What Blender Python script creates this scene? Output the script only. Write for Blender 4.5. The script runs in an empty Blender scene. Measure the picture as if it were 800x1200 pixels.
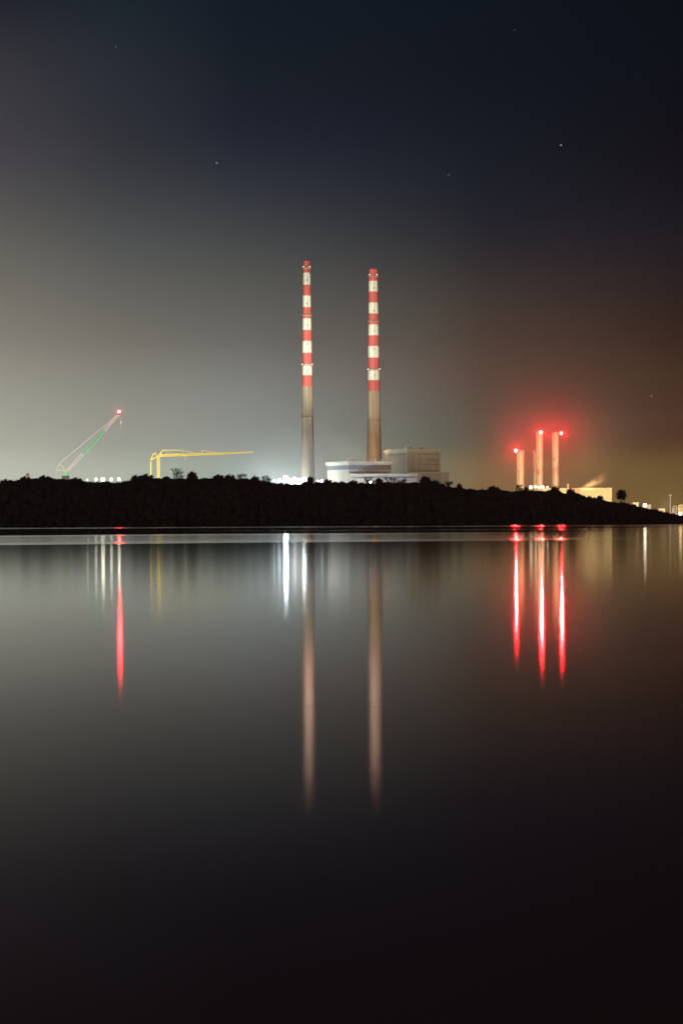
import bpy, bmesh, math, random
from mathutils import Vector, Matrix
R = math.radians
C = bpy.context.scene
COL = C.collection
rnd = random.Random(7)

# ------------------------------------------------------------------ camera
F = 2246.0                 # focal length in px of the 800x1200 photograph
HY, CX = 611.8, 400.0      # horizon row and optical axis column
ROLL = R(0.25)
CAMH = 1.7
cam_d = bpy.data.cameras.new('camera')
cam = bpy.data.objects.new('camera', cam_d)
COL.objects.link(cam)
cam_d.sensor_fit = 'VERTICAL'
cam_d.sensor_height = 36.0
cam_d.lens = F / 1200 * 36
cam_d.shift_y = (HY - 600) / 1200
cam_d.clip_start = 0.1
cam_d.clip_end = 30000
cam.matrix_world = Matrix.Translation((0, 0, CAMH)) @ Matrix.Rotation(R(90), 4, 'X') @ Matrix.Rotation(-ROLL, 4, 'Z')
C.camera = cam

def P(px, py, D):
    """the point of the place that the photograph shows at (px, py), D metres out"""
    dx, dy = (px - CX) / F, (HY - py) / F
    c, s = math.cos(ROLL), math.sin(ROLL)
    return Vector(((dx * c + dy * s) * D, D, CAMH + (-dx * s + dy * c) * D))

# ------------------------------------------------------------------ sky
w = bpy.data.worlds.new('World')
C.world = w
w.use_nodes = True
nt = w.node_tree
nt.nodes.clear()
N, L = nt.nodes.new, nt.links.new
wout = N('ShaderNodeOutputWorld')
bg_sky = N('ShaderNodeBackground')
sky = N('ShaderNodeTexSky')
sky.sky_type = 'NISHITA'
sky.sun_disc = False
sky.sun_elevation = R(-9)
sky.sun_rotation = R(300)
L(sky.outputs[0], bg_sky.inputs[0])
bg_sky.inputs[1].default_value = 0.05
# glow of the city over the bay: depends on the direction of the sky only
tc = N('ShaderNodeTexCoord')
sep = N('ShaderNodeSeparateXYZ')
L(tc.outputs['Generated'], sep.inputs[0])
el = N('ShaderNodeMapRange')
L(sep.outputs['Z'], el.inputs['Value'])
el.inputs['From Min'].default_value = 0.0
el.inputs['From Max'].default_value = 0.32
def ramp(stops):
    r = N('ShaderNodeValToRGB')
    L(el.outputs[0], r.inputs[0])
    cr = r.color_ramp
    cr.interpolation = 'B_SPLINE'
    while len(cr.elements) > 1:
        cr.elements.remove(cr.elements[-1])
    for i, (e, c) in enumerate(stops):
        k = cr.elements[0] if i == 0 else cr.elements.new(min(e / 0.32, 1))
        k.position = min(e / 0.32, 1)
        k.color = (*c, 1)
    return r
# TABLE-BEGIN
GLOW = [[(0.0005, 0.00318, 0.01817), (0.04428, 0.04396, 0.04769), (0.05172, 0.04798, 0.06936), (0.13578, 0.13513, 0.11014), (0.25858, 0.24193, 0.21235), (0.4215, 0.4126, 0.34059), (0.6157, 0.6114, 0.51024), (0.7117, 0.74595, 0.60139)], [(0.00492, 0.01401, 0.01961), (0.02235, 0.02833, 0.04235), (0.02604, 0.02818, 0.03434), (0.08853, 0.09862, 0.10337), (0.20616, 0.18773, 0.15673), (0.34443, 0.34995, 0.29329), (0.4801, 0.47835, 0.41443), (0.57849, 0.62434, 0.51174)], [(0.00341, 0.00879, 0.02025), (0.00558, 0.01146, 0.01627), (0.00949, 0.01584, 0.03565), (0.06101, 0.07172, 0.0699), (0.15943, 0.15478, 0.13536), (0.29448, 0.30383, 0.28521), (0.37865, 0.41389, 0.37516), (0.40219, 0.47319, 0.40079)], [(0.00202, 0.0066, 0.01291), (0.00086, 0.00479, 0.01233), (0.0033, 0.00988, 0.01724), (0.00463, 0.01355, 0.02507), (0.07443, 0.05663, 0.0363), (0.12327, 0.07562, 0.05461), (0.07329, 0.11141, 0.0712), (0.24082, 0.15827, 0.06075)], [(0.00056, 0.00255, 0.00504), (0.0005, 0.00415, 0.01041), (0.0005, 0.00121, 0.00335), (0.0005, 0.00969, 0.01808), (0.02809, 0.01338, 0.007), (0.06766, 0.03916, 0.02002), (0.08502, 0.02324, 0.0115), (0.18366, 0.1094, 0.02605)]]
# TABLE-END
ELEV = [(HY - y) / F for y in (4, 100, 196, 300, 400, 460, 520, 546)]
def column(c):
    st = [(e, k) for e, k in zip(ELEV, c)][::-1]
    return ramp([(0, tuple(v * 1.27 for v in c[-1]))] + st + [(.32, tuple(v * .9 for v in c[0]))])
COLS = [column(c) for c in GLOW]
def wmath(op, a, b=None, clamp=False):
    m = N('ShaderNodeMath')
    m.operation = op
    m.use_clamp = clamp
    L(a, m.inputs[0])
    if b is not None:
        if isinstance(b, (int, float)):
            m.inputs[1].default_value = b
        else:
            L(b, m.inputs[1])
    return m.outputs[0]
def mrange(a, b):
    m = N('ShaderNodeMapRange')
    L(sep.outputs['X'], m.inputs['Value'])
    m.inputs['From Min'].default_value = a
    m.inputs['From Max'].default_value = b
    return m.outputs[0]
last = COLS[0].outputs[0]
AZ = (-.174, -.116, -.0508, .0739, .172)
for a_, b_, cr_ in zip(AZ, AZ[1:], COLS[1:]):
    mx2 = N('ShaderNodeMix'); mx2.data_type = 'RGBA'
    L(mrange(a_, b_), mx2.inputs['Factor']); L(last, mx2.inputs['A']); L(cr_.outputs[0], mx2.inputs['B'])
    last = mx2.outputs['Result']
# thin uneven cloud veil
nz = N('ShaderNodeTexNoise')
mp = N('ShaderNodeMapping')
L(tc.outputs['Generated'], mp.inputs[0])
mp.inputs['Scale'].default_value = (5, 5, 16)
L(mp.outputs[0], nz.inputs['Vector'])
nz.inputs['Scale'].default_value = 1.0
nz.inputs['Detail'].default_value = 3
nr = N('ShaderNodeMapRange')
L(nz.outputs['Fac'], nr.inputs['Value'])
nr.inputs['To Min'].default_value = 0.92
nr.inputs['To Max'].default_value = 1.08
bg = N('ShaderNodeBackground')
L(mx2.outputs['Result'], bg.inputs[0])
L(nr.outputs[0], bg.inputs[1])
# the city and its street lamps lie behind the viewer too
bh_ = N('ShaderNodeMapRange'); bh_.interpolation_type = 'SMOOTHSTEP'
L(sep.outputs['Y'], bh_.inputs['Value'])
bh_.inputs['From Min'].default_value = .1; bh_.inputs['From Max'].default_value = -.8
bh_.inputs['To Max'].default_value = .030
bg2 = N('ShaderNodeBackground'); bg2.inputs[0].default_value = (1, .66, .52, 1)
L(bh_.outputs[0], bg2.inputs[1])
add2 = N('ShaderNodeAddShader')
add = N('ShaderNodeAddShader')
L(bg_sky.outputs[0], add.inputs[0])
L(bg.outputs[0], add.inputs[1])
L(add.outputs[0], add2.inputs[0])
L(bg2.outputs[0], add2.inputs[1])
L(add2.outputs[0], wout.inputs['Surface'])

# ------------------------------------------------------------------ exposure, render
C.view_settings.view_transform = 'Standard'
C.view_settings.look = 'None'
C.view_settings.exposure = 0
C.view_settings.gamma = 1
C.view_settings.use_curve_mapping = False
C.render.engine = 'CYCLES'
cy = C.cycles
cy.use_denoising = True
cy.max_bounces = 6
cy.volume_bounces = 0
cy.transparent_max_bounces = 8
cy.sample_clamp_indirect = 0
cy.sample_clamp_direct = 0
cy.blur_glossy = 0
cy.caustics_reflective = True
cy.use_light_tree = True

# ------------------------------------------------------------------ helpers
class MB:
    """collects polygons and links them as ONE mesh"""
    def __init__(s):
        s.v, s.f, s.m = [], [], []
    def add(s, vs, fs, mi=0):
        o = len(s.v)
        s.v += [tuple(p) for p in vs]
        s.f += [tuple(o + i for i in f) for f in fs]
        s.m += [mi] * len(fs)
    def box(s, x0, x1, y0, y1, z0, z1, mi=0, rot=0, org=(0, 0)):
        vs = []
        c, n = math.cos(rot), math.sin(rot)
        for z in (z0, z1):
            for x, y in ((x0, y0), (x1, y0), (x1, y1), (x0, y1)):
                vs.append((org[0] + x * c - y * n, org[1] + x * n + y * c, z))
        s.add(vs, [(3, 2, 1, 0), (4, 5, 6, 7), (0, 1, 5, 4), (1, 2, 6, 5), (2, 3, 7, 6), (3, 0, 4, 7)], mi)
    def bar(s, a, b, r, n=4, r2=None, mi=0):
        a, b = Vector(a), Vector(b)
        r2 = r if r2 is None else r2
        d = (b - a).normalized()
        u = d.cross(Vector((0, 0, 1)))
        if u.length < 1e-4:
            u = Vector((1, 0, 0))
        u.normalize()
        q = d.cross(u)
        vs = []
        for p, rr in ((a, r), (b, r2)):
            for i in range(n):
                t = 2 * math.pi * (i + .5) / n
                vs.append(p + (u * math.cos(t) + q * math.sin(t)) * rr)
        fs = [(i, (i + 1) % n, n + (i + 1) % n, n + i) for i in range(n)]
        fs += [tuple(range(n))[::-1], tuple(range(n, 2 * n))]
        s.add(vs, fs, mi)
    def lathe(s, prof, n=32, mi=0, org=(0, 0, 0), mis=None, cap=True):
        vs, fs, ms = [], [], []
        for r, z in prof:
            for i in range(n):
                t = 2 * math.pi * i / n
                vs.append((org[0] + r * math.cos(t), org[1] + r * math.sin(t), org[2] + z))
        o = len(s.v)
        s.v += vs
        for k in range(len(prof) - 1):
            for i in range(n):
                j = (i + 1) % n
                s.f.append((o + k * n + i, o + k * n + j, o + (k + 1) * n + j, o + (k + 1) * n + i))
                s.m.append(mis[k] if mis else mi)
        if cap:
            s.f.append(tuple(o + i for i in range(n))[::-1]); s.m.append(mis[0] if mis else mi)
            s.f.append(tuple(o + (len(prof) - 1) * n + i for i in range(n))); s.m.append(mis[-1] if mis else mi)
    def build(s, name, mats, parent=None, smooth=False, loc=None):
        me = bpy.data.meshes.new(name)
        me.from_pydata(s.v, [], s.f)
        if not isinstance(mats, (list, tuple)):
            mats = [mats]
        for m in mats:
            me.materials.append(m)
        me.polygons.foreach_set('material_index', s.m)
        if smooth:
            me.polygons.foreach_set('use_smooth', [True] * len(s.f))
        me.update()
        o = bpy.data.objects.new(name, me)
        COL.objects.link(o)
        if parent:
            o.parent = parent
        if loc is not None:
            o.location = loc
        return o

def tag(o, label=None, cat=None, group=None, kind=None):
    for k, v in (('label', label), ('category', cat), ('group', group), ('kind', kind)):
        if v:
            o[k] = v
    return o
def empty(name, loc, label, cat, group=None):
    o = bpy.data.objects.new(name, None)
    COL.objects.link(o)
    o.empty_display_size = 1
    o.location = loc
    return tag(o, label, cat, group)

def mat(name, col, rough=.8, noise=None, emit=None, metal=0, streak=False):
    m = bpy.data.materials.new(name)
    m.use_nodes = True
    t = m.node_tree
    b = t.nodes['Principled BSDF']
    b.inputs['Base Color'].default_value = (*col, 1)
    b.inputs['Roughness'].default_value = rough
    b.inputs['Metallic'].default_value = metal
    if emit:
        b.inputs['Emission Color'].default_value = (*emit[0], 1)
        b.inputs['Emission Strength'].default_value = emit[1]
    if noise:
        sc, amt = noise
        tcn = t.nodes.new('ShaderNodeTexCoord')
        mpn = t.nodes.new('ShaderNodeMapping')
        mpn.inputs['Scale'].default_value = (1, 1, .06) if streak else (1, 1, 1)
        n = t.nodes.new('ShaderNodeTexNoise')
        n.inputs['Scale'].default_value = sc
        n.inputs['Detail'].default_value = 5
        r = t.nodes.new('ShaderNodeMapRange')
        r.inputs['From Min'].default_value = .3
        r.inputs['From Max'].default_value = .7
        r.inputs['To Min'].default_value = 1 - amt
        r.inputs['To Max'].default_value = 1 + amt
        mm = t.nodes.new('ShaderNodeVectorMath')
        mm.operation = 'SCALE'
        mm.inputs[0].default_value = col
        t.links.new(tcn.outputs['Object'], mpn.inputs[0])
        t.links.new(mpn.outputs[0], n.inputs['Vector'])
        t.links.new(n.outputs['Fac'], r.inputs['Value'])
        t.links.new(r.outputs[0], mm.inputs['Scale'])
        t.links.new(mm.outputs[0], b.inputs['Base Color'])
    return m
M = dict(
    concrete=mat('concrete', (.35, .27, .18), .9, (.55, .35), streak=True),
    cream=mat('cream_paint', (.74, .71, .56), .7, (.9, .10), streak=True),
    red=mat('red_paint', (.58, .105, .085), .6, (.9, .12), streak=True),
    dark=mat('dark_steel', (.07, .06, .05), .6, (2, .2)),
    steel=mat('galvanised_steel', (.35, .34, .32), .5, (2, .15)),
    wall=mat('wall_cladding', (.62, .57, .47), .8, (.35, .10), streak=True),
    wall2=mat('weathered_cladding', (.40, .36, .27), .85, (.3, .16), streak=True),
    fascia=mat('pale_fascia', (.72, .69, .58), .8, (.4, .08)),
    fascia2=mat('weathered_fascia', (.50, .46, .34), .8, (.4, .12)),
    glazing=mat('grey_glazing', (.20, .25, .30), .3, (.5, .25)),
    stackm=mat('flue_cladding', (.70, .60, .42), .6, (1.2, .12), streak=True),
    yellow=mat('yellow_paint', (.80, .60, .09), .5, (1, .08)),
    white=mat('white_paint', (.72, .62, .58), .5, (1, .08)),
    green=mat('green_paint', (.20, .62, .27), .5, (1, .1)),
    shed=mat('yellow_shed_cladding', (.80, .67, .40), .8, (.3, .08)),
    leaf=mat('foliage', (.045, .05, .028), .9, (.4, .4)),
    bark=mat('bark', (.07, .05, .035), .95, (3, .3)),
    earth=mat('earth_bank', (.06, .045, .035), .95, (.2, .4)),
    yard=mat('concrete_yard', (.22, .20, .17), .9, (.05, .25)),
)
def lampmat(name, col, rad):
    return mat(name, (.8, .8, .8), .5, emit=(col, rad))

# ------------------------------------------------------------------ water
def water_mat():
    m = bpy.data.materials.new('water')
    m.use_nodes = True
    t = m.node_tree
    t.nodes.clear()
    n, l = t.nodes.new, t.links.new
    out = n('ShaderNodeOutputMaterial')
    geo = n('ShaderNodeNewGeometry')
    sp = n('ShaderNodeSeparateXYZ')
    l(geo.outputs['Position'], sp.inputs[0])
    def ma(op, a, b=None, c=None, clamp=False):
        k = n('ShaderNodeMath'); k.operation = op; k.use_clamp = clamp
        for i, v in enumerate((a, b, c)):
            if v is None: continue
            if isinstance(v, (int, float)): k.inputs[i].default_value = v
            else: l(v, k.inputs[i])
        return k.outputs[0]
    def sm(v, a, b):
        k = n('ShaderNodeMapRange'); k.interpolation_type = 'SMOOTHSTEP'
        l(v, k.inputs['Value']); k.inputs['From Min'].default_value = a; k.inputs['From Max'].default_value = b
        return k.outputs[0]
    # wind lanes: belts of ruffled water lying across the bay, their edges wandering
    mp1 = n('ShaderNodeMapping'); l(geo.outputs['Position'], mp1.inputs[0]); mp1.inputs['Scale'].default_value = (.012, .004, 1)
    n1 = n('ShaderNodeTexNoise'); l(mp1.outputs[0], n1.inputs['Vector']); n1.inputs['Scale'].default_value = 1; n1.inputs['Detail'].default_value = 2
    wob = ma('MULTIPLY_ADD', n1.outputs['Fac'], .22, .89)
    Y = ma('MULTIPLY', sp.outputs['Y'], wob)
    Yn = ma('MULTIPLY_ADD', sp.outputs['X'], -.45, Y)       # the near belt's edge runs slightly askew
    X = sp.outputs['X']
    def belt(v, a0, a1, b0, b1):
        return ma('MULTIPLY', sm(v, a0, a1), ma('SUBTRACT', 1, sm(v, b0, b1)))
    b1 = ma('MAXIMUM', belt(Yn, 161, 165, 176, 194), ma('MULTIPLY', .33, belt(Yn, 176, 190, 265, 285)))
    b1 = ma('MAXIMUM', b1, ma('MULTIPLY', .8, belt(Yn, 262, 270, 284, 296)))
    b1 = ma('MULTIPLY', b1, ma('SUBTRACT', 1, ma('MULTIPLY', .93, sm(X, 10, 30))))
    b2 = belt(Y, 385, 395, 405, 420)
    b2 = ma('MULTIPLY', b2, ma('MULTIPLY', .35, sm(X, -60, 0)))
    b3 = ma('MULTIPLY', belt(Y, 590, 640, 2000, 2200), ma('SUBTRACT', 1, ma('MULTIPLY', .5, sm(X, 40, 120))))
    ruff = ma('MAXIMUM', ma('MAXIMUM', b1, b2), b3)
    # streaks inside the belts
    mp2 = n('ShaderNodeMapping'); l(geo.outputs['Position'], mp2.inputs[0]); mp2.inputs['Scale'].default_value = (.004, .05, 1)
    n2 = n('ShaderNodeTexNoise'); l(mp2.outputs[0], n2.inputs['Vector']); n2.inputs['Scale'].default_value = 1; n2.inputs['Detail'].default_value = 3
    st = sm(n2.outputs['Fac'], .3, .68)
    ruff = ma('MULTIPLY', ruff, ma('MULTIPLY_ADD', st, .5, .5))
    alpha = ma('MULTIPLY_ADD', ruff, .034, WATER_ALPHA)
    rough = ma('SQRT', alpha)
    # short ripples
    bump_n = None
    mp3 = n('ShaderNodeMapping'); l(geo.outputs['Position'], mp3.inputs[0]); mp3.inputs['Scale'].default_value = (19, 5, 1)
    n3 = n('ShaderNodeTexNoise'); l(mp3.outputs[0], n3.inputs['Vector']); n3.inputs['Scale'].default_value = 1; n3.inputs['Detail'].default_value = 2
    bp = n('ShaderNodeBump'); bp.inputs['Strength'].default_value = 1; bp.inputs['Distance'].default_value = .00014
    l(n3.outputs['Fac'], bp.inputs['Height'])
    gl = n('ShaderNodeBsdfGlossy'); gl.distribution = 'BECKMANN'
    gl.inputs['Color'].default_value = (.95, .96, .985, 1)
    l(rough, gl.inputs['Roughness']); l(bp.outputs[0], gl.inputs['Normal'])
    df = n('ShaderNodeBsdfDiffuse'); df.inputs['Color'].default_value = (.34, .20, .145, 1)
    fr = n('ShaderNodeFresnel'); fr.inputs['IOR'].default_value = 1.333
    mx = n('ShaderNodeMixShader')
    l(ma('POWER', fr.outputs[0], 1.5), mx.inputs[0]); l(df.outputs[0], mx.inputs[1]); l(gl.outputs[0], mx.inputs[2])
    l(mx.outputs[0], out.inputs['Surface'])
    return m
WATER_ALPHA = .0066
mb = MB()
mb.add([(-4000, -300, 0), (4000, -300, 0), (4000, 4000, 0), (-4000, 4000, 0)], [(0, 1, 2, 3)])
tag(mb.build('water', water_mat()), kind='structure')

# ------------------------------------------------------------------ haze
hz = MB()
hz.box(-4300, 4300, -500, 4300, -1, 235)
hm = bpy.data.materials.new('haze')
hm.use_nodes = True
t = hm.node_tree
t.nodes.clear()
ho = t.nodes.new('ShaderNodeOutputMaterial')
pv = t.nodes.new('ShaderNodeVolumePrincipled')
pv.inputs['Color'].default_value = (.92, .92, .92, 1)
pv.inputs['Density'].default_value = 1.0e-4
pv.inputs['Anisotropy'].default_value = .25
t.links.new(pv.outputs[0], ho.inputs['Volume'])
hzo = tag(hz.build('haze', hm), kind='stuff')

# ------------------------------------------------------------------ land
SKY = [(-400, 575), (-250, 566), (-150, 560), (-60, 562), (0, 564), (11, 563), (27, 559), (41, 558), (74, 558), (96, 561), (110, 563), (143, 563), (154, 560),
       (165, 557), (185, 558), (198, 557), (212, 558), (239, 558), (256, 558), (269, 557), (283, 560), (300, 559),
       (320, 563), (332, 566), (352, 565.5), (361, 562), (382, 562), (409, 564), (422, 565), (435, 563), (456, 563), (472, 563),
       (485, 564), (508, 563), (519, 566), (529, 568), (550, 571.5), (565, 572), (578, 570.5), (587, 572), (601, 573.5), (612, 571.5), (620, 574),
       (645, 572.5), (660, 572.5), (675, 574), (681, 578), (690, 584), (710, 585), (736, 588.5), (752, 593), (770, 597.5),
       (784, 600.5), (800, 604.5), (830, 608), (860, 611.2), (900, 612)]
RY = 1050.0
RID = [(P(a, b, RY).x, P(a, b, RY).z) for a, b in SKY]
def ridge(x):
    if x <= RID[0][0]: return RID[0][1]
    for (a, za), (b, zb) in zip(RID, RID[1:]):
        if x <= b:
            return za + (zb - za) * (x - a) / (b - a)
    return .4
def ridge_s(x):
    return sum(ridge(x + d) for d in (-12, -6, 0, 6, 12)) / 5
def canopy(x):
    return max(.5, min(8.5, ridge_s(x) * .45))
def s01(v):
    v = max(0, min(1, v)); return v * v * (3 - 2 * v)
def ground_z(x, y):
    top = max(.6, ridge_s(x) - canopy(x))
    if y < RY:
        return -.4 + (top + .4) * s01((y - 1000) / (RY - 1000)) ** .8
    return 4 + (top - 4) * (1 - s01((y - RY - 8) / 90)) if x < 205 else min(4, -.4 + (top + .4))
mb = MB()
xs = list(range(-420, 291, 6)); ys = [998, 1002, 1006, 1012, 1018, 1024, 1030, 1036, 1042, 1050, 1060, 1070, 1085, 1100, 1120, 1150]
for y in ys:
    for x in xs:
        mb.v.append((x, y, ground_z(x, y) + (rnd.uniform(-.25, .25) if y < 1050 else 0)))
for j in range(len(ys) - 1):
    for i in range(len(xs) - 1):
        a = j * len(xs) + i
        mb.f.append((a, a + 1, a + 1 + len(xs), a + len(xs))); mb.m.append(0)
tag(mb.build('hill', M['earth'], smooth=True), kind='structure')
mb = MB()
mb.box(-1500, 330, 1150, 3800, -.5, 4)
tag(mb.build('ground', M['yard']), kind='structure')

# ------------------------------------------------------------------ wood on the hill (one mass) and its tell-apart trees
def leafquads(mb, c, rx, ry, rz, n, s0, s1, shell=.55):
    for _ in range(n):
        while True:
            d = Vector((rnd.gauss(0, 1), rnd.gauss(0, 1), rnd.gauss(0, 1)))
            if d.length > .1: break
        d.normalize()
        k = shell + (1.06 - shell) * rnd.random() ** .6
        p = Vector((c[0] + d.x * rx * k, c[1] + d.y * ry * k, c[2] + d.z * rz * k))
        s = rnd.uniform(s0, s1)
        u = Vector((rnd.gauss(0, 1), rnd.gauss(0, 1), rnd.gauss(0, 1))).normalized()
        v = u.cross(d + Vector((.01, .02, .03))).normalized()
        mb.add([p - u * s - v * s * .7, p + u * s - v * s * .6, p + u * s * .9 + v * s * .7, p - u * s * .8 + v * s * .6], [(0, 1, 2, 3)])
ICO_V, ICO_F = [], []
_bm = bmesh.new(); bmesh.ops.create_icosphere(_bm, subdivisions=2, radius=1)
ICO_V = [v.co.copy() for v in _bm.verts]; ICO_F = [tuple(v.index for v in f.verts) for f in _bm.faces]; _bm.free()
def lump(mb, c, rx, ry, rz, j=.18):
    mb.add([(c[0] + v.x * rx * (1 + rnd.uniform(-j, j)), c[1] + v.y * ry * (1 + rnd.uniform(-j, j)), c[2] + v.z * rz * (1 + rnd.uniform(-j, j))) for v in ICO_V], ICO_F)
mb = MB()
y = 1004.0
while y < 1064:
    x = -400.0
    while x < 262:
        ch = canopy(x)
        if y < 1030 or True:
            xx, yy = x + rnd.uniform(-1.6, 1.6), y + rnd.uniform(-1.6, 1.6)
            g = ground_z(xx, yy)
            front = .45 + .55 * s01((yy - 1000) / 30)
            h = ch * front * rnd.uniform(.78, 1.02)
            if yy > RY - 6: h = min(h, ridge(xx) - g - rnd.uniform(.1, 1.3) * min(1, ch / 4))
            if yy > RY: h = min(h, ridge(xx) - rnd.uniform(0.3, 1.5) * min(1, ch / 4) - g)
            h = max(h, .5)
            rr = min(3.4 if yy < 1040 else 2.2, .7 + h * .42) * rnd.uniform(.85, 1.25)
            zc = g + h - rr * .8
            lump(mb, (xx, yy, zc), rr * .92, rr * .92, rr * .72)
            lump(mb, (xx, yy, g + h * .3), rr * 1.05, rr * 1.05, max(.4, h * .45))
            if abs(xx) < 215:
                if yy > 1038 and ch > 3 and rnd.random() < .3:
                    for _ in range(14):
                        a_ = Vector((xx + rnd.gauss(0, .9), yy + rnd.gauss(0, .6), zc + rr * .5))
                        mb.bar(a_, a_ + Vector((rnd.gauss(0, .5), rnd.gauss(0, .3), rnd.uniform(.5, 1.7))), .05, 3, .02)
                leafquads(mb, (xx, yy, zc), rr, rr, rr * .8, 90 if yy > 1038 else 16, .10 * min(1, rr / 2), .34 * min(1, rr / 2))
        x += (4.6 if y < 1038 else 2.8) if ch > 3 else 2.4
    y += 5.2
wood = tag(mb.build('wood', M['leaf']), label='dark band of woodland covering the low hill along the far shore', cat='woodland', kind='stuff')

def tree(px, top, wpx, label, style='round', D=1044.0, group='trees standing out of the wooded ridge'):
    """style: round (dense crown) | bare (twiggy winter crown) | upright"""
    tp = P(px, top, D)
    g = ground_z(tp.x, D) - .3
    h = tp.z - g
    r = wpx * D / F / 2
    o = empty('tree', (tp.x, D, g), label, 'tree', group)
    tb, cb = MB(), MB()
    lean = rnd.uniform(-.3, .3)
    tb.bar((0, 0, 0), (lean, 0, h * .5), .045 * h * .5, 7, .03 * h * .5)
    tb.bar((lean, 0, h * .5), (lean * 1.5, 0, h * .86), .03 * h * .5, 6, .008 * h)
    nb = 16 if style == 'bare' else 6
    tips = []
    for i in range(nb):
        a = 2 * math.pi * (i * .618)
        z0 = h * rnd.uniform(.4, .72)
        z1 = min(h * .97, z0 + rnd.uniform(.18, .35) * h)
        e = Vector((math.cos(a) * r * rnd.uniform(.5, .95), math.sin(a) * r * rnd.uniform(.5, .95), z1))
        tb.bar((lean, 0, z0), e, .012 * h, 5, .05)
        tips.append(e)
        if style == 'bare':
            for _ in range(11):
                q = e + Vector((rnd.gauss(0, .3), rnd.gauss(0, .3), rnd.uniform(.1, .5))) * r * .6
                q.z = min(q.z, h)
                tb.bar(e.lerp(Vector((lean, 0, z0)), rnd.uniform(0, .5)), q, .05, 3, .03)
                tips.append(q)
    if style == 'bare':
        for q in tips:
            leafquads(cb, q, r * .22, r * .22, r * .2, 6, .05, .13, 0)
    else:
        ch = (h * .62 if style == 'round' else h * .8)
        rz = min(ch / 2, r * (1.0 if style == 'round' else 2))
        c0 = h - rz
        lump(cb, (0, 0, c0), r * .66, r * .66, rz * .66, .1)
        for i in range(16):
            a = i * 2.4
            zz = -.62 + 1.36 * i / 15
            k = math.sqrt(max(0, 1 - zz * zz)) * rnd.uniform(.5, .68)
            cc = (math.cos(a) * r * k, math.sin(a) * r * k, c0 + zz * rz)
            rs = rnd.uniform(.24, .34) * (1 - .45 * abs(zz))
            lump(cb, cc, r * rs, r * rs, rz * rs * .9, .14)
            leafquads(cb, cc, r * rs * 1.1, r * rs * 1.1, rz * rs, 50, .08, .26)
        leafquads(cb, (0, 0, c0), r, r, rz, 260, .08, .26, .8)
    tb.build('trunk', M['bark'], o)
    cb.build('crown', M['leaf'], o)
    return o
tree(727.5, 573.3, 14, 'tall rounded tree standing alone on the ridge right of the lit yellow shed', 'round', 1046)
tree(702.5, 580.5, 8, 'small round bush in front of the lit yellow shed', 'round', 1046)
tree(225.5, 552, 15, 'domed dense tree under the long arm of the yellow crane', 'round')
tree(208, 549.5, 15, 'bare twiggy tree just right of the yellow crane mast', 'bare')
tree(172, 555, 22, 'broad low tree at the foot of the yellow crane', 'round')
tree(160, 556, 16, 'dense tree between the row of ridge floodlights and the yellow crane', 'round')
tree(256, 555.5, 18, 'dense tree below the middle of the yellow crane arm', 'round')
tree(269, 555.3, 16, 'broad crowned tree below the outer half of the yellow crane arm', 'round')
tree(284, 556, 13, 'thin bare tree below the tip of the yellow crane arm', 'bare')
tree(299, 557.3, 15, 'round tree right of the yellow crane tip and left of the white glare', 'round')
tree(312, 557.5, 12, 'bare tree at the left edge of the white floodlight glare', 'bare')
tree(363.5, 558.2, 9, 'small tree with thin top in front of the left striped chimney base', 'round')
tree(358, 563.5, 12, 'low bush below the long white floodlit shed', 'round')
tree(384, 561, 12, 'low tree below the left corner of the flat roofed turbine hall', 'round')
tree(414, 562, 14, 'low round tree below the corner where the turbine hall walls meet', 'round')
tree(432, 559.5, 13, 'pale bare tree in front of the turbine hall annex lamp', 'bare')
tree(444, 560, 12, 'dark tree in front of the annex right of the single lamp', 'round')
tree(457, 559.5, 14, 'bare topped tree in front of the join of the two halls', 'bare')
tree(471, 561, 12, 'bare tree in front of the boiler house left wall', 'bare')
tree(498, 557.2, 17, 'tall domed tree in front of the boiler house', 'round')
tree(510, 562, 14, 'lower tree leaning on the right of the tall domed tree', 'round')
tree(524, 564, 12, 'bare tree at the right end of the boiler house', 'bare')
tree(538, 566, 8, 'small upright tree right of the boiler house', 'upright')
tree(578, 569, 18, 'broad tree on the ridge between boiler house and the red lamp stacks', 'round')
tree(608, 568.5, 9, 'bare tree at the foot of the shortest red lamp stack', 'bare')
tree(616, 570, 8, 'small dark tree just right of the shortest stack', 'upright')
tree(650, 570, 16, 'broad tree at the foot of the rightmost flue stack', 'round')
tree(668, 572, 12, 'low tree by the thin white vent pipe', 'round')
tree(8, 561, 18, 'dense tree nearest the left edge of the photo', 'round')
tree(30, 557.5, 16, 'dense tree in front of the small tan roof block', 'round')
tree(52, 556.5, 18, 'broad tree left of the crawler crane foot', 'round')
tree(90, 559, 16, 'low tree between the crawler crane and the row of ridge floodlights', 'round')

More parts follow.
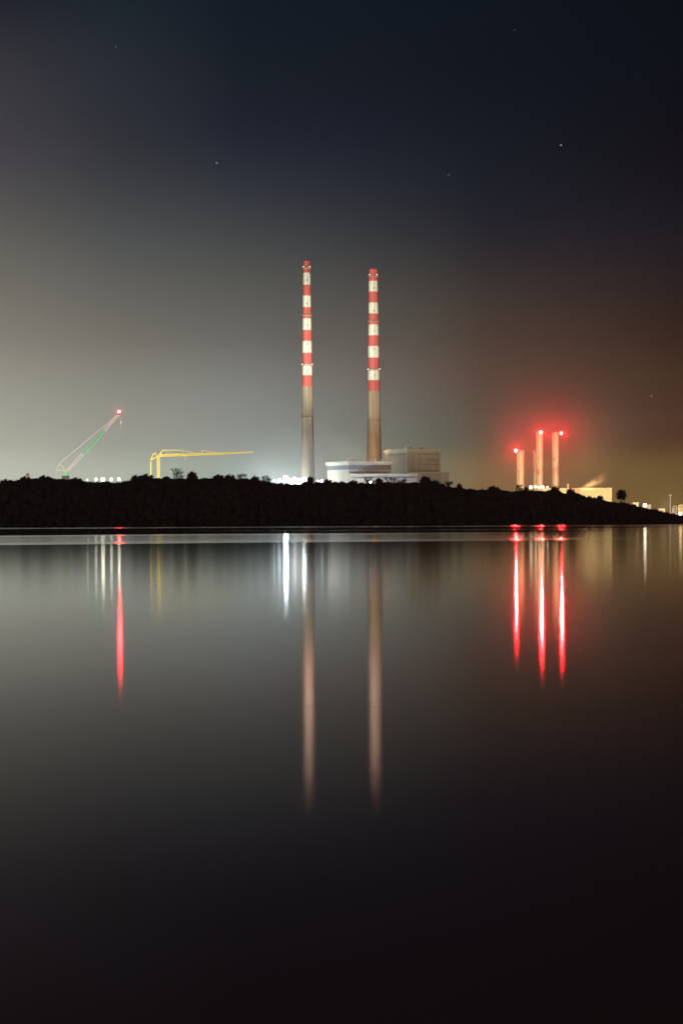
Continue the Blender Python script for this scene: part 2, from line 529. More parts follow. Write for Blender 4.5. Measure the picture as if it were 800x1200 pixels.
# ------------------------------------------------------------------ lamps
def lens_disc(mb, r, n=10):
    """round lamp glass facing the bay"""
    mb.add([(r * math.cos(2 * math.pi * i / n), 0, r * math.sin(2 * math.pi * i / n)) for i in range(n)], [tuple(range(n))])
WHITE, COOL, WARM, SODIUM, REDL = (1, .93, .70), (.84, .97, 1), (1, .80, .42), (1, .55, .16), (1, .013, .0155)
def lantern(name, parent, loc, r, col, inten, housing=True):
    """a lens with a hood behind it; inten = light it sends out towards the bay"""
    rad = inten / (math.pi * r * r)
    a = MB()
    if housing:
        n = 8
        a.bar((0, .06, 0), (0, r * .75, 0), r * 1.15, n, r * .7)
        hd = a.build(name + '_housing', M['dark'], parent, loc=loc)
    b = MB(); lens_disc(b, r)
    ln = b.build(name + '_lens', lampmat(name + '_glow', col, rad), parent, loc=loc)
    return ln
def floodlight(px, py, D, r, col, inten, label, group):
    p = P(px, py, D)
    base = 4.0
    o = empty('floodlight', (p.x, D, base), label, 'floodlight', group)
    h = p.z - base
    q = MB(); q.bar((0, .5, 0), (0, .5, h + .3), .22, 6, .12); q.bar((-r, .5, h), (r, .5, h), .1)
    q.build('pole', M['steel'], o)
    lantern('lamp', o, (0, 0, h), r, col, inten)
    return o
G1 = 'floodlights in a row along the wooded ridge'
FL = [(102.5, 562.3, .45, 6, 'faintest floodlight, at the left end of the ridge row'),
      (112.6, 561.8, .9, 16, 'second floodlight from the left in the ridge row'),
      (120.8, 561.8, 1.25, 75, 'brightest floodlight in the ridge row left of the yellow crane'),
      (130.5, 561.8, .9, 26, 'floodlight just right of the brightest one in the ridge row'),
      (139.6, 561.6, .95, 45, 'floodlight at the right end of the ridge row, below the crawler crane tip')]
for px, py, r, I, lb in FL:
    floodlight(px, py, 1220, r, WHITE, I, lb, G1)
G2 = 'floodlights glaring at the foot of the left striped chimney'
FL = [(321, 563.3, .6, 15, 'dim floodlight at the left end of the chimney glare'),
      (327, 563, 1.3, 22, 'floodlight left of the brightest chimney floodlight'),
      (334.6, 560.8, 1.9, 750, 'brightest blue white floodlight, left of the white shed'),
      (345, 561.5, 1.5, 25, 'floodlight over the middle of the white shed'),
      (356.3, 562, 1.5, 260, 'floodlight at the left side of the striped chimney base'),
      (364.8, 563.6, 1.2, 50, 'floodlight right in front of the left chimney base'),
      (372.3, 563.9, .8, 30, 'small floodlight right of the left chimney base'),
      (377, 563.7, 1.1, 22, 'floodlight between left chimney base and turbine hall')]
for px, py, r, I, lb in FL:
    floodlight(px, py, 1380, r, COOL, I, lb, G2)
floodlight(433.3, 565.2, 1380, 1.2, (.9, 1, .9), 110, 'single lamp in front of the turbine hall annex', None)
G3 = 'yellow lamps at the feet of the flue stacks'
FL = [(621.6, 571, 1.25, 26, 'yellow lamp left of the thin flue'),
      (627, 570.2, 1.0, 14, 'yellow lamp at the foot of the thin flue'),
      (631, 571.3, .9, 12, 'yellow lamp at the foot of the middle stack'),
      (635.4, 570.8, 1.2, 22, 'yellow lamp right of the middle stack foot'),
      (641, 571, .6, 12, 'small yellow lamp farthest right between the two tall stacks')]
for px, py, r, I, lb in FL:
    floodlight(px, py, 1400, r, WARM, I, lb, G3)
floodlight(755, 592, 1300, 1.1, (1, .93, .75), 80, 'lone bright lamp on the falling right end of the ridge', None)

def beam(px, D, z, aim, power, col, ang, name, parent=None, size=2.0):
    """bare spot light with no body, added to floodlight part of the works"""
    d = bpy.data.lights.new(name, 'SPOT')
    d.energy = power; d.color = col; d.spot_size = R(ang); d.spot_blend = .6; d.shadow_soft_size = size
    o = bpy.data.objects.new(name, d)
    COL.objects.link(o)
    x = (px - CX) / F * D
    o.location = (x, D, z)
    o.rotation_euler = (Vector(aim) - Vector((x, D, z))).to_track_quat('-Z', 'Y').to_euler()
    return o

# ------------------------------------------------------------------ striped chimneys
def chimney(tx, ty, bx, by, D, wtop, wband, wbase, bands, gals, lampg, ladx, label):
    px = D / F
    base = P(bx, 606, D)
    top = P(tx, ty, D)
    H = top.z - 4
    x0 = P(bx, by, D).x
    o = empty('striped_chimney', (x0, D, 4), label, 'chimney', 'striped power station chimneys')
    cx = (top.x - x0)
    def Z(yy): return P(tx, yy, D).z - 4
    zb = Z(bands[-1])
    zv = Z(by)
    def rad(z):
        if z >= zb:
            return (wband + (wtop - wband) * (z - zb) / (H - zb)) * px / 2
        k = (zb - z) / (zb - zv)
        return (wband + (wbase - wband) * (k ** 1.08 if k > 0 else 0)) * px / 2
    zs = [0, Z(by), Z(by - 25), Z(by - 50), Z(by - 75), zb] + [Z(b) for b in bands[::-1][1:]]
    mis = [0] * 5
    for i in range(len(bands) - 1):
        mis.append(1 if i % 2 == 0 else 2)
    prof = [(rad(z), z) for z in zs]
    prof[-1] = (rad(H), H)
    s = MB()
    s.lathe(prof, 56, mis=mis, cap=False)
    prof2 = [(rad(H), H), (rad(H) - .45, H), (rad(H) - .45, H - 6)]
    s.lathe(prof2, 56, mi=1, cap=False)
    n0 = len(s.v)
    sh = s.build('shaft', [M['concrete'], M['red'], M['cream']], o, smooth=True)
    for gi, gy in enumerate(gals):
        z = Z(gy); r = rad(z)
        g = MB()
        g.lathe([(r - .05, z - .5), (r + .75, z), (r + .75, z + .15), (r - .05, z + .15)], 40, cap=False)
        for k in range(20):
            t = 2 * math.pi * k / 20
            g.bar(((r + .7) * math.cos(t), (r + .7) * math.sin(t), z + .18), ((r + .7) * math.cos(t), (r + .7) * math.sin(t), z + 1.25), .05)
        for hh in (.75, 1.25):
            for k in range(40):
                t, u = 2 * math.pi * k / 40, 2 * math.pi * (k + 1) / 40
                g.bar(((r + .7) * math.cos(t), (r + .7) * math.sin(t), z + hh), ((r + .7) * math.cos(u), (r + .7) * math.sin(u), z + hh), .05)
        ga = g.build('gallery', M['concrete'], o)
        if gi in lampg:
            for sx in (-1, 1):
                a = R(-90 + sx * lampg[gi])
                lz = (r + .85)
                lantern('gallery_lamp', ga, (lz * math.cos(a), lz * math.sin(a), z + .9), .30, (.93, .96, 1), 1.1)
    ld = MB()
    th = R(-90 + ladx)
    def pt(z, off, da):
        r = rad(z) + off
        return (r * math.cos(th) - da * math.sin(th), r * math.sin(th) + da * math.cos(th), z)
    for a, b in zip(zs, zs[1:]):
        for da in (-.3, .3):
            ld.bar(pt(a, .35, da), pt(b, .35, da), .07)
    z = 3.0
    while z < H - 2:
        ld.bar(pt(z, .35, -.3), pt(z, .35, .3), .06); z += 1.1
    ld.build('ladder', M['dark'], o)
    for k, b in enumerate(range(1, len(bands) - 2, 2)):
        z = Z(bands[b] + (9, 10, 8, 4, 8)[k % 5])
        h = MB(); r = rad(z)
        ta = R(-90 + ladx * .4)
        h.box(-.6, .6, -r - .18, -r + .3, z - .5, z + .8, rot=ta + R(90))
        h.build('hatch', M['glazing'], o)
    # the tiny lean of the whole tube
    o.rotation_euler = (0, math.atan2(cx, H), 0)
    return o, x0, H
c1, c1x, c1h = chimney(359.3, 306.3, 360.6, 560, 1500, 8.0, 12.2, 16.4,
    [306.3, 320, 333.9, 346.8, 360.3, 373.3, 387, 400, 413.8, 427.2, 440, 453], [314.4, 369.7, 428.4, 490], {0: 42, 2: 60}, 12,
    'left and taller striped chimney, floodlights glaring at its base')
c2, c2x, c2h = chimney(437.2, 315.9, 438.3, 540, 1550, 10.2, 14.2, 17.6,
    [315.9, 329.6, 342, 355, 367.8, 380.8, 393.3, 406, 419.4, 433, 445.8, 458.4], [323.8, 376.6, 434.2, 493.5], {0: 40, 2: 58}, 10,
    'right striped chimney rising behind the flat roofed turbine hall')

# ------------------------------------------------------------------ halls
def facade_box(mb, c, a, b, phi, z0, z1, grow=0.0):
    """box whose near corner c points at the bay; b runs to the right, a to the left"""
    u = Vector((math.cos(phi), math.sin(phi)))
    v = Vector((-math.sin(phi), math.cos(phi)))
    q = Vector((c[0], c[1]))
    p0 = q - u * grow - v * grow
    pts = [p0, p0 + u * (b + 2 * grow), p0 + u * (b + 2 * grow) + v * (a + 2 * grow), p0 + v * (a + 2 * grow)]
    vs = [(p.x, p.y, z) for z in (z0, z1) for p in pts]
    mb.add(vs, [(3, 2, 1, 0), (4, 5, 6, 7), (0, 1, 5, 4), (1, 2, 6, 5), (2, 3, 7, 6), (3, 0, 4, 7)])
PHI = R(30)
def bpart(root, name, m, c, a, b, z0, z1, grow=0, parent=None):
    q = MB(); facade_box(q, c, a, b, PHI, z0 - 4, z1 - 4, grow)
    o = q.build(name, m, parent or root)
    return o
def zz(px, py, D): return P(px, py, D).z
D = 1440.0
cA = P(408.5, 600, D)
hall = empty('turbine_hall', (cA.x, D, 4), 'lower flat roofed hall with pale fascia in front of the right striped chimney', 'power station hall')
rel = (0, 0)
pxm = D / F
A_, B_ = 25.3 * pxm / math.sin(PHI), 50 * pxm / math.cos(PHI) * 1.015
zt = zz(408, 540.3, D)
bpart(hall, 'wall', M['wall'], rel, A_, B_, 4, zt - 2.2)
bpart(hall, 'roof_fascia', M['fascia'], rel, A_, B_, zt - 2.3, zt, 1.0)
bpart(hall, 'window_band', M['glazing'], rel, A_, B_, zz(408, 550, D), zz(408, 545, D), .06)
u = Vector((math.cos(PHI), math.sin(PHI))); v = Vector((-math.sin(PHI), math.cos(PHI)))
def strip(root, name, m, side, s0, s1, z0, z1, off=.12, th=.3):
    """flat strip on one face: side 'r' along u, 'l' along v"""
    q = MB()
    d, nrm = (u, -v) if side == 'r' else (v, -u)
    p0 = d * s0 + nrm * (off - th); p1 = d * s1 + nrm * (off - th); n2 = nrm * th
    vs = [(p.x, p.y, z - 4) for z in (z0, z1) for p in (p0, p1, p1 + n2, p0 + n2)]
    q.add(vs, [(0, 1, 2, 3), (7, 6, 5, 4), (0, 4, 5, 1), (1, 5, 6, 2), (2, 6, 7, 3), (3, 7, 4, 0)])
    return q.build(name, m, root)
strip(hall, 'louvre_band', M['glazing'], 'r', 0.2, B_ - .5, zz(408, 557.5, D), zz(408, 553.2, D))
for k in range(9):
    s = B_ * .42 + k * B_ * .062
    strip(hall, 'window', M['dark'], 'r', s, s + .9, zz(408, 553.0, D), zz(408, 551.3, D), .14)
for s in (.2, .9):
    pass
for sx, w_, h_ in ((-1.5, 1.2, 2.2), (2.0, 1.3, 2.4), (4.0, 1.1, 2.0), (11.5, 1.2, 2), (19.5, 2.0, 1.5), (23.5, 1.4, 2.1), (29, 1.2, 1.5)):
    q = MB(); p = u * (sx + 2) + v * 3
    q.lathe([(w_ * .4, 0), (w_ * .4, h_ * .7), (w_ * .62, h_ * .72), (w_ * .3, h_)], 10)
    q.build('roof_vent', M['white'], hall, loc=(p.x, p.y, zt - 4))
# annex along the foot of both halls
cX = P(408.5, 600, D - 8)
annex = empty('annex', (P(410, 600, D - 14).x, D - 14, 4), 'long low annex joining the two halls, roof line just above the trees', 'annex building')
q = MB(); q.box(0, 50, 0, 12, 0, zz(440, 556.6, D - 14) - 4); q.build('wall', M['wall'], annex)
q = MB(); q.box(-.6, 50.6, -.6, 12.6, zz(440, 556.6, D - 14) - 3.99, zz(440, 555.1, D - 14) - 4); q.build('roof_fascia', M['fascia'], annex)
q = MB(); q.box(1, 49, -.12, .2, zz(440, 560.4, D - 14) - 4, zz(440, 558.6, D - 14) - 4); q.build('window_band', M['glazing'], annex)

D = 1500.0
cB = P(477.5, 600, D)
bh = empty('boiler_house', (cB.x, D, 4), 'taller weathered block of the power station right of the striped chimneys', 'power station hall')
pxm = D / F
A2, B2 = 25.2 * pxm / math.sin(PHI), 38.8 * pxm / math.cos(PHI) * 1.015
zt = zz(477, 525.6, D)
bpart(bh, 'wall', M['wall2'], rel, A2, B2, 4, zt - 2.6)
bpart(bh, 'roof_fascia', M['fascia2'], rel, A2, B2, zt - 2.6, zt, 1.0)
strip(bh, 'panel', M['wall2'], 'r', 1, B2 * .33, zz(477, 551, D), zz(477, 530.5, D), .25)
for k in range(4):
    strip(bh, 'window', M['glazing'], 'r', B2 * (.66 + .075 * k), B2 * (.66 + .075 * k) + 1.1, zz(477, 540, D), zz(477, 537.6, D), .1)
for k in range(5):
    strip(bh, 'window', M['glazing'], 'l', A2 * (.12 + .16 * k), A2 * (.12 + .16 * k) + 2.2, zz(477, 534.5, D), zz(477, 532.5, D), .1)
for k in range(3):
    strip(bh, 'ledge', M['dark'], 'r', .2, B2 - .2, zz(477, 532.2 + 6 * k, D), zz(477, 531.8 + 6 * k, D), .08)
strip(bh, 'ledge', M['dark'], 'l', .2, A2 - .2, zz(477, 532.2, D), zz(477, 531.7, D), .08)
for sx, w_, h_ in ((-1, 2.4, 1.9), (3.2, 1.2, 1.6), (5, 1.5, 1.9), (13, 1.3, 1.4), (15.5, 2.2, 2.0)):
    q = MB(); p = u * (sx + 1.5) + v * 4
    q.box(-w_ / 2, w_ / 2, -w_ / 2, w_ / 2, 0, h_ * .7); q.box(-w_ * .62, w_ * .62, -w_ * .62, w_ * .62, h_ * .7 + .002, h_)
    q.build('roof_vent', M['fascia2'], bh, loc=(p.x, p.y, zt - 4))
pL = P(477, 600, D - 9)
lb = empty('low_block', (pL.x, D - 9, 4), 'low weathered block with thin roof line at the right foot of the taller hall', 'outbuilding')
wL = 49 * (D - 9) / F
q = MB(); q.box(0, wL, 0, 8, 0, zz(500, 554.3, D - 9) - 4); q.build('wall', M['wall2'], lb)
q = MB(); q.box(-.5, wL + .5, -.5, 8.5, zz(500, 554.3, D - 9) - 3.99, zz(500, 552.9, D - 9) - 4); q.build('roof_fascia', M['fascia2'], lb)

# floodlit low white shed in the glare
D = 1420.0
a, b = P(335, 564.5, D), P(361, 561.3, D)
ws = empty('white_shed', (a.x, D, 4), 'long low white shed blown out by floodlights left of the chimney', 'shed')
q = MB(); q.box(0, b.x - a.x, 0, 14, 0, b.z - 4); q.build('wall', M['white'], ws)
q = MB(); q.box(-.4, b.x - a.x + .4, -.4, 14.4, b.z - 3.99, b.z - 3.6); q.build('roof', M['fascia'], ws)

# small tan roof block on the left ridge
D = 1300.0
a, b = P(31, 560, D), P(34, 554.5, D)
tb_ = empty('roof_block', (a.x, D, 4), 'tiny tan block with a cap peeping over the ridge at far left', 'rooftop plant room')
q = MB(); q.box(0, b.x - a.x, 0, 3, 0, b.z - 5); q.build('wall', M['shed'], tb_)
q = MB(); q.box(-.3, b.x - a.x + .3, -.3, 3.3, b.z - 4.99, b.z - 4.5); q.box(.3, b.x - a.x - .4, .5, 2.2, b.z - 4.49, b.z - 3.8); q.build('roof', M['fascia2'], tb_)

# ------------------------------------------------------------------ flue stacks with red beacons
def stack(x0, x1, ty, D, label, lampx=None, lampy=None, ladder=.2):
    pl, pr = P(x0, ty, D), P(x1, ty, D)
    r = (pr.x - pl.x) / 2
    o = empty('flue_stack', ((pl.x + pr.x) / 2, D, 4), label, 'flue stack', 'flue stacks with red aircraft lamps')
    H = pl.z - 4
    q = MB(); prof = [(r, 0)]
    k = 1
    while k * 7 < H - 2:
        prof += [(r, k * 7 - .12), (r + .09, k * 7 - .1), (r + .09, k * 7 + .1), (r, k * 7 + .12)]; k += 1
    prof += [(r, H), (r - .3, H), (r - .3, H - 4)]
    q.lathe(prof, 32, cap=False); q.build('shaft', M['stackm'], o, smooth=False)
    q = MB()
    for s in (-.35, .35):
        q.bar((-r * .55 + s, -r * .95, 0), (-r * .55 + s, -r * .95, H - .5), .09)
    z = 1
    while z < H - 1:
        q.bar((-r * .55 - .35, -r * .95, z), (-r * .55 + .35, -r * .95, z), .07); z += 1.2
    q.build('ladder', M['dark'], o)
    q = MB(); q.bar((r * .3, -r * 1.02, 0), (r * .3, -r * 1.02, H - 2), .28, 6); q.build('pipe', M['fascia'], o)
    for zf in (.36, .68):
        q = MB(); q.box(-r * .55 - .8, -r * .55 + .8, -r - 1.1, -r * .5, H * zf, H * zf + .25)
        for s in (-.75, 0, .75):
            q.bar((-r * .55 + s, -r - 1.05, H * zf), (-r * .55 + s, -r - 1.05, H * zf + 1.2), .06)
        q.bar((-r * .55 - .8, -r - 1.05, H * zf + 1.2), (-r * .55 + .8, -r - 1.05, H * zf + 1.2), .06)
        q.build('landing', M['dark'], o)
    q = MB(); q.lathe([(r - .02, H - 1.6), (r + .9, H - 1.5), (r + .9, H - 1.3), (r - .02, H - 1.3)], 32, cap=False)
    for kk in range(14):
        t = 2 * math.pi * kk / 14
        q.bar(((r + .85) * math.cos(t), (r + .85) * math.sin(t), H - 1.3), ((r + .85) * math.cos(t), (r + .85) * math.sin(t), H - .2), .05)
    q.build('platform', M['steel'], o)
    if lampx:
        lp = P(lampx, lampy, D)
        lx, lz_ = lp.x - o.location.x, lp.z - 4
        ly = -r - 2.2
        br = MB(); br.bar((lx * .6, -r * .5, lz_ - .9), (lx, ly + .5, lz_ - .7), .12); br.bar((lx, ly + .5, lz_ - .8), (lx, ly + .5, lz_), .12)
        bo = br.build('lamp_bracket', M['steel'], o)
        lantern('beacon', bo, (lx, ly, lz_), .7, REDL, RED_I)
    return o
RED_I = 38000
stack(604.9, 613.7, 527.6, 1450, 'shortest and leftmost of the flue stacks, red lamp at its top left', 603.3, 528)
stack(624.0, 628.0, 527.6, 1470, 'thin flue standing against the left of the middle stack')
stack(627.9, 635.6, 505.6, 1450, 'tallest flue stack in the middle with red lamp on its top', 632.7, 506.8)
stack(646.3, 654.2, 506.6, 1455, 'rightmost flue stack with red lamp at its top right', 656.2, 508.2)

# low lit buildings right of the stacks
D = 1460.0
def lowb(x0, x1, yt, D, dep, m, label, cat='shed', name='shed', doors=0, zb=4):
    a, b = P(x0, yt, D), P(x1, yt, D)
    o = empty(name, (a.x, D, zb), label, cat)
    wd = b.x - a.x
    z = (a.z + b.z) / 2 - zb
    q = MB(); q.box(0, wd, 0, dep, 0, z - .5); q.build('wall', m, o)
    q = MB(); q.box(-.3, wd + .3, -.3, dep + .3, z - .49, z); q.build('roof', M['fascia'], o)
    for k in range(doors):
        s = wd * (k + .5) / doors
        q = MB(); q.box(s - 1.5, s + 1.5, -.1, .2, 0.01, min(4, z * .5)); q.build('door', M['dark'], o)
    return o
lowb(634, 676, 572.2, 1440, 10, M['shed'], 'low yellow lit shed running along between the tall flue stacks and the bright shed')
lowb(678, 716.3, 571.8, 1400, 22, M['shed'], 'bright yellow lit shed with steam rising from its left end', doors=3)
o = empty('vent_pipe', (P(665, 575, 1430).x, 1430, 4), 'thin white vent pipe on the low shed right of the flue stacks', 'vent pipe')
q = MB(); zt = P(665, 567, 1430).z - 4; q.bar((0, 0, 0), (0, 0, zt - 1), .38, 8); q.build('pipe', M['white'], o)
q = MB(); q.lathe([(.3, zt - 1), (.7, zt - .9), (.6, zt - .3), (.1, zt)], 10); q.build('cowl', M['white'], o)
lowb(741, 747.5, 588.8, 1300, 8, M['shed'], 'small lit hut on the slope just right of the lone round tree', 'hut', 'hut')
lowb(748, 762, 591.4, 1330, 8, M['white'], 'low pale hut behind the lone bright lamp', 'hut', 'hut')
lowb(771.5, 778.4, 596.0, 1300, 8, M['white'], 'small white hut left of the tall thin mast', 'hut', 'hut')
D = 1320.0
p = P(784.7, 580.3, D)
o = empty('light_mast', (p.x, D, 4), 'tall thin mast with a round head near the right edge', 'mast')
q = MB(); q.bar((0, 0, 0), (0, 0, p.z - 4), .28, 6, .16); q.build('pole', M['fascia'], o)
q = MB(); q.lathe([(.3, p.z - 4.4), (1.0, p.z - 4.2), (1.0, p.z - 3.8), (.3, p.z - 3.5)], 10); q.build('mast_head', M['fascia'], o)
# white arched frame
a, b = P(788, 593, D), P(792.2, 593, D)
o = empty('arch_frame', ((a.x + b.x) / 2, D, 4), 'small white arched frame right of the thin mast', 'loading frame')
r = (b.x - a.x) / 2; q = MB()
for s in (-1, 1): q.bar((s * r, 0, 0), (s * r, 0, a.z - 4 - r), .3)
for k in range(8):
    t0, t1 = math.pi * k / 8, math.pi * (k + 1) / 8
    q.bar((r * math.cos(t0), 0, a.z - 4 - r + r * math.sin(t0)), (r * math.cos(t1), 0, a.z - 4 - r + r * math.sin(t1)), .3)
q.build('frame', M['white'], o)
q = MB(); q.box(-r, r, 2, 2.3, 0, a.z - 4 - r); q.build('screen', M['glazing'], o)
# orange lit gantry at the frame edge
a, b = P(795.3, 592, D), P(803, 592, D)
o = empty('gantry', (a.x, D, 4), 'orange lit gantry frame at the right edge of the photo', 'gantry')
q = MB(); H = a.z - 4
for k in range(4):
    x = (b.x - a.x) * k / 3; q.bar((x, 0, 0), (x, 0, H), .28); q.bar((x, 3, 0), (x, 3, H), .28)
q.bar((0, 0, H), (b.x - a.x, 0, H), .4); q.bar((0, 0, H * .72), (b.x - a.x, 0, H * .72), .25)
q.build('frame', M['shed'], o)
q = MB(); q.box(.5, b.x - a.x - .5, 3.2, 6, 0, H * .8); q.build('tank_screen', M['shed'], o)
floodlight(796.5, 602, 1300, 1.0, (1, .72, .35), 45, 'orange lamp below the gantry at the right edge', 'orange lamps at the right edge')
floodlight(801.5, 603, 1300, 1.0, (1, .72, .35), 45, 'orange lamp beyond the gantry at the very edge', 'orange lamps at the right edge')

# ------------------------------------------------------------------ steam
def steam():
    a, b = P(680, 571.5, 1400), P(718, 559, 1400)
    me = MB()
    prof = []
    n, k = 20, 12
    ax = (b - a)
    d = ax.normalized(); side = Vector((0, 1, 0)); up = d.cross(side)
    vs = []
    for i in range(k + 1):
        t = i / k
        c = a + ax * t + Vector((0, 0, -3.2)) * (t * (t - 1)) * -1.2
        r = .8 + 9.5 * t ** .8
        if i == k: r *= .35
        for j in range(n):
            an = 2 * math.pi * j / n
            vs.append(c + (side * math.cos(an) + up * math.sin(an)) * r)
    fs = []
    for i in range(k):
        for j in range(n):
            fs.append((i * n + j, i * n + (j + 1) % n, (i + 1) * n + (j + 1) % n, (i + 1) * n + j))
    fs.append(tuple(range(n))[::-1]); fs.append(tuple(range(k * n, k * n + n)))
    org = a.copy()
    me.add([p - org for p in vs], fs)
    m = bpy.data.materials.new('steam'); m.use_nodes = True
    t = m.node_tree; t.nodes.clear(); n_, l = t.nodes.new, t.links.new
    out = n_('ShaderNodeOutputMaterial'); v = n_('ShaderNodeVolumePrincipled')
    tcn = n_('ShaderNodeTexCoord'); 
    ns = n_('ShaderNodeTexNoise'); ns.inputs['Scale'].default_value = .22; ns.inputs['Detail'].default_value = 3
    l(tcn.outputs['Object'], ns.inputs['Vector'])
    # thin out along the drift and towards the rim of the plume
    Lh = ax.length
    dot = n_('ShaderNodeVectorMath'); dot.operation = 'DOT_PRODUCT'; l(tcn.outputs['Object'], dot.inputs[0]); dot.inputs[1].default_value = d
    ln = n_('ShaderNodeVectorMath'); ln.operation = 'LENGTH'
    prj = n_('ShaderNodeVectorMath'); prj.operation = 'SCALE'; prj.inputs[0].default_value = d; l(dot.outputs['Value'], prj.inputs['Scale'])
    sb = n_('ShaderNodeVectorMath'); sb.operation = 'SUBTRACT'; l(tcn.outputs['Object'], sb.inputs[0]); l(prj.outputs[0], sb.inputs[1])
    l(sb.outputs[0], ln.inputs[0])
    def ma(op, a_, b_):
        k_ = n_('ShaderNodeMath'); k_.operation = op
        for i, q_ in enumerate((a_, b_)):
            if isinstance(q_, (int, float)): k_.inputs[i].default_value = q_
            else: l(q_, k_.inputs[i])
        return k_.outputs[0]
    tt = ma('DIVIDE', dot.outputs['Value'], Lh)
    rr = ma('MULTIPLY_ADD', tt, 9.0); k_ = rr.node; k_.inputs[2].default_value = 1.0
    rim = ma('DIVIDE', ln.outputs['Value'], rr)
    mr = n_('ShaderNodeMapRange'); mr.interpolation_type = 'SMOOTHSTEP'; l(rim, mr.inputs['Value'])
    mr.inputs['From Min'].default_value = .98; mr.inputs['From Max'].default_value = -.15
    ml = n_('ShaderNodeMapRange'); ml.interpolation_type = 'SMOOTHSTEP'; l(tt, ml.inputs['Value'])
    ml.inputs['From Min'].default_value = .95; ml.inputs['From Max'].default_value = 0
    mn = n_('ShaderNodeMapRange'); l(ns.outputs['Fac'], mn.inputs['Value']); mn.inputs['From Min'].default_value = .35; mn.inputs['From Max'].default_value = .65
    mn.inputs['To Min'].default_value = .05
    fade = ma('POWER', ma('MAXIMUM', ma('SUBTRACT', .97, tt), 0), 2.0)
    dens = ma('MULTIPLY', ma('MULTIPLY', ma('MULTIPLY', mr.outputs[0], fade), mn.outputs[0]), STEAM)
    v.inputs['Color'].default_value = (.95, .95, .95, 1)
    l(dens, v.inputs['Density'])
    l(v.outputs[0], out.inputs['Volume'])
    o = me.build('steam', m, loc=org)
    return tag(o, 'wisp of lit steam drifting right from the bright yellow shed', 'steam', kind='stuff')
STEAM = .34
steam()

# ------------------------------------------------------------------ cranes
def lattice(mb, a, b, w0, w1, r, bays, mi=0, up=Vector((0, 0, 1))):
    a, b = Vector(a), Vector(b)
    d = (b - a).normalized()
    s = Vector((0, 1, 0)); q = d.cross(s).normalized()
    def cor(t):
        c = a.lerp(b, t); w_ = (w0 + (w1 - w0) * t) / 2
        return [c + s * w_ + q * w_, c + s * w_ - q * w_, c - s * w_ - q * w_, c - s * w_ + q * w_]
    for i in range(bays):
        k0, k1 = cor(i / bays), cor((i + 1) / bays)
        for j in range(4):
            mb.bar(k0[j], k1[j], r, 4, mi=mi)
            mb.bar(k0[j], k1[(j + 1) % 4] if i % 2 else k1[(j - 1) % 4], r * .6, 3, mi=mi)
            mb.bar(k1[j], k1[(j + 1) % 4], r * .6, 3, mi=mi)
D = 1240.0
O = P(78.5, 552.5, D); O.z = 4
def rp(px, py): return P(px, py, D) - O
cr = empty('crawler_crane', O, 'crawler crane with raised white and green lattice boom, red lamp on its tip', 'crane')
q = MB(); lattice(q, rp(78.8, 552), rp(97.5, 532), 1.1, 1.7, .16, 9); q.build('boom_section', M['white'], cr)
q = MB(); lattice(q, rp(97.5, 532), rp(122.5, 504.5), 1.7, 1.7, .18, 14); q.build('boom_section', M['green'], cr)
q = MB(); lattice(q, rp(122.5, 504.5), rp(139, 486), 1.7, .9, .16, 9); q.build('boom_section', M['white'], cr)
q = MB(); lattice(q, rp(78, 551.5), rp(70.2, 543), .9, .5, .22, 5); q.build('back_mast', M['white'], cr)
q = MB()
for s in (-.5, .5):
    off = Vector((0, s, 0)); q.bar(rp(70.2, 543) + off, rp(137.5, 486.5) + off, .15)
    q.bar(rp(70.2, 543) + off, rp(66.3, 551) + off, .09)
q.build('backstay', M['white'], cr)
q = MB(); b0 = rp(66, 550.7); b1 = rp(77, 551.5)
q.bar(b0, b1, .3); q.bar(b0, rp(66.3, 558), .2); q.build('counterweight_frame', M['white'], cr)
q = MB(); c0 = rp(74, 557.5); c1_ = rp(78.8, 552.8)
q.box(c0.x, c1_.x, -1.5, 1.5, c0.z, c0.z + (c1_.z - c0.z) * .55); q.box(c0.x + .8, c1_.x, -1.2, 1.2, c0.z + (c1_.z - c0.z) * .55 + .002, c1_.z)
q.build('cab', M['green'], cr)
q = MB(); z1 = c0.z - .002
q.box(-4, 2.5, -2.6, -1.6, z1 - 10, 1.2); q.box(-4, 2.5, 1.6, 2.6, z1 - 10, 1.2); q.box(-3, 1.5, -1.6, 1.6, .5, z1); q.build('undercarriage', M['dark'], cr)
q = MB(); q.bar(rp(140.3, 484.5), rp(141.8, 494), .07, 4); q.bar(rp(141.8, 496.5), rp(142.2, 508), .05, 4); q.build('hoist_rope', M['white'], cr)
q = MB(); hp = rp(141.9, 495.2); q.bar(hp + Vector((0, 0, .8)), hp - Vector((0, 0, .8)), .5, 6, .3); q.bar(hp - Vector((0, 0, .8)), hp - Vector((.4, 0, 1.6)), .12); q.build('hook_block', M['shed'], cr)
tipo = MB(); tp = rp(139.8, 485); tipo.box(tp.x - .7, tp.x + .7, -.7, .7, tp.z - .6, tp.z + .6); to = tipo.build('boom_head', M['dark'], cr)
lp = rp(140, 482.6); lantern('beacon', to, (lp.x, -.9, lp.z), .6, REDL, 2600)

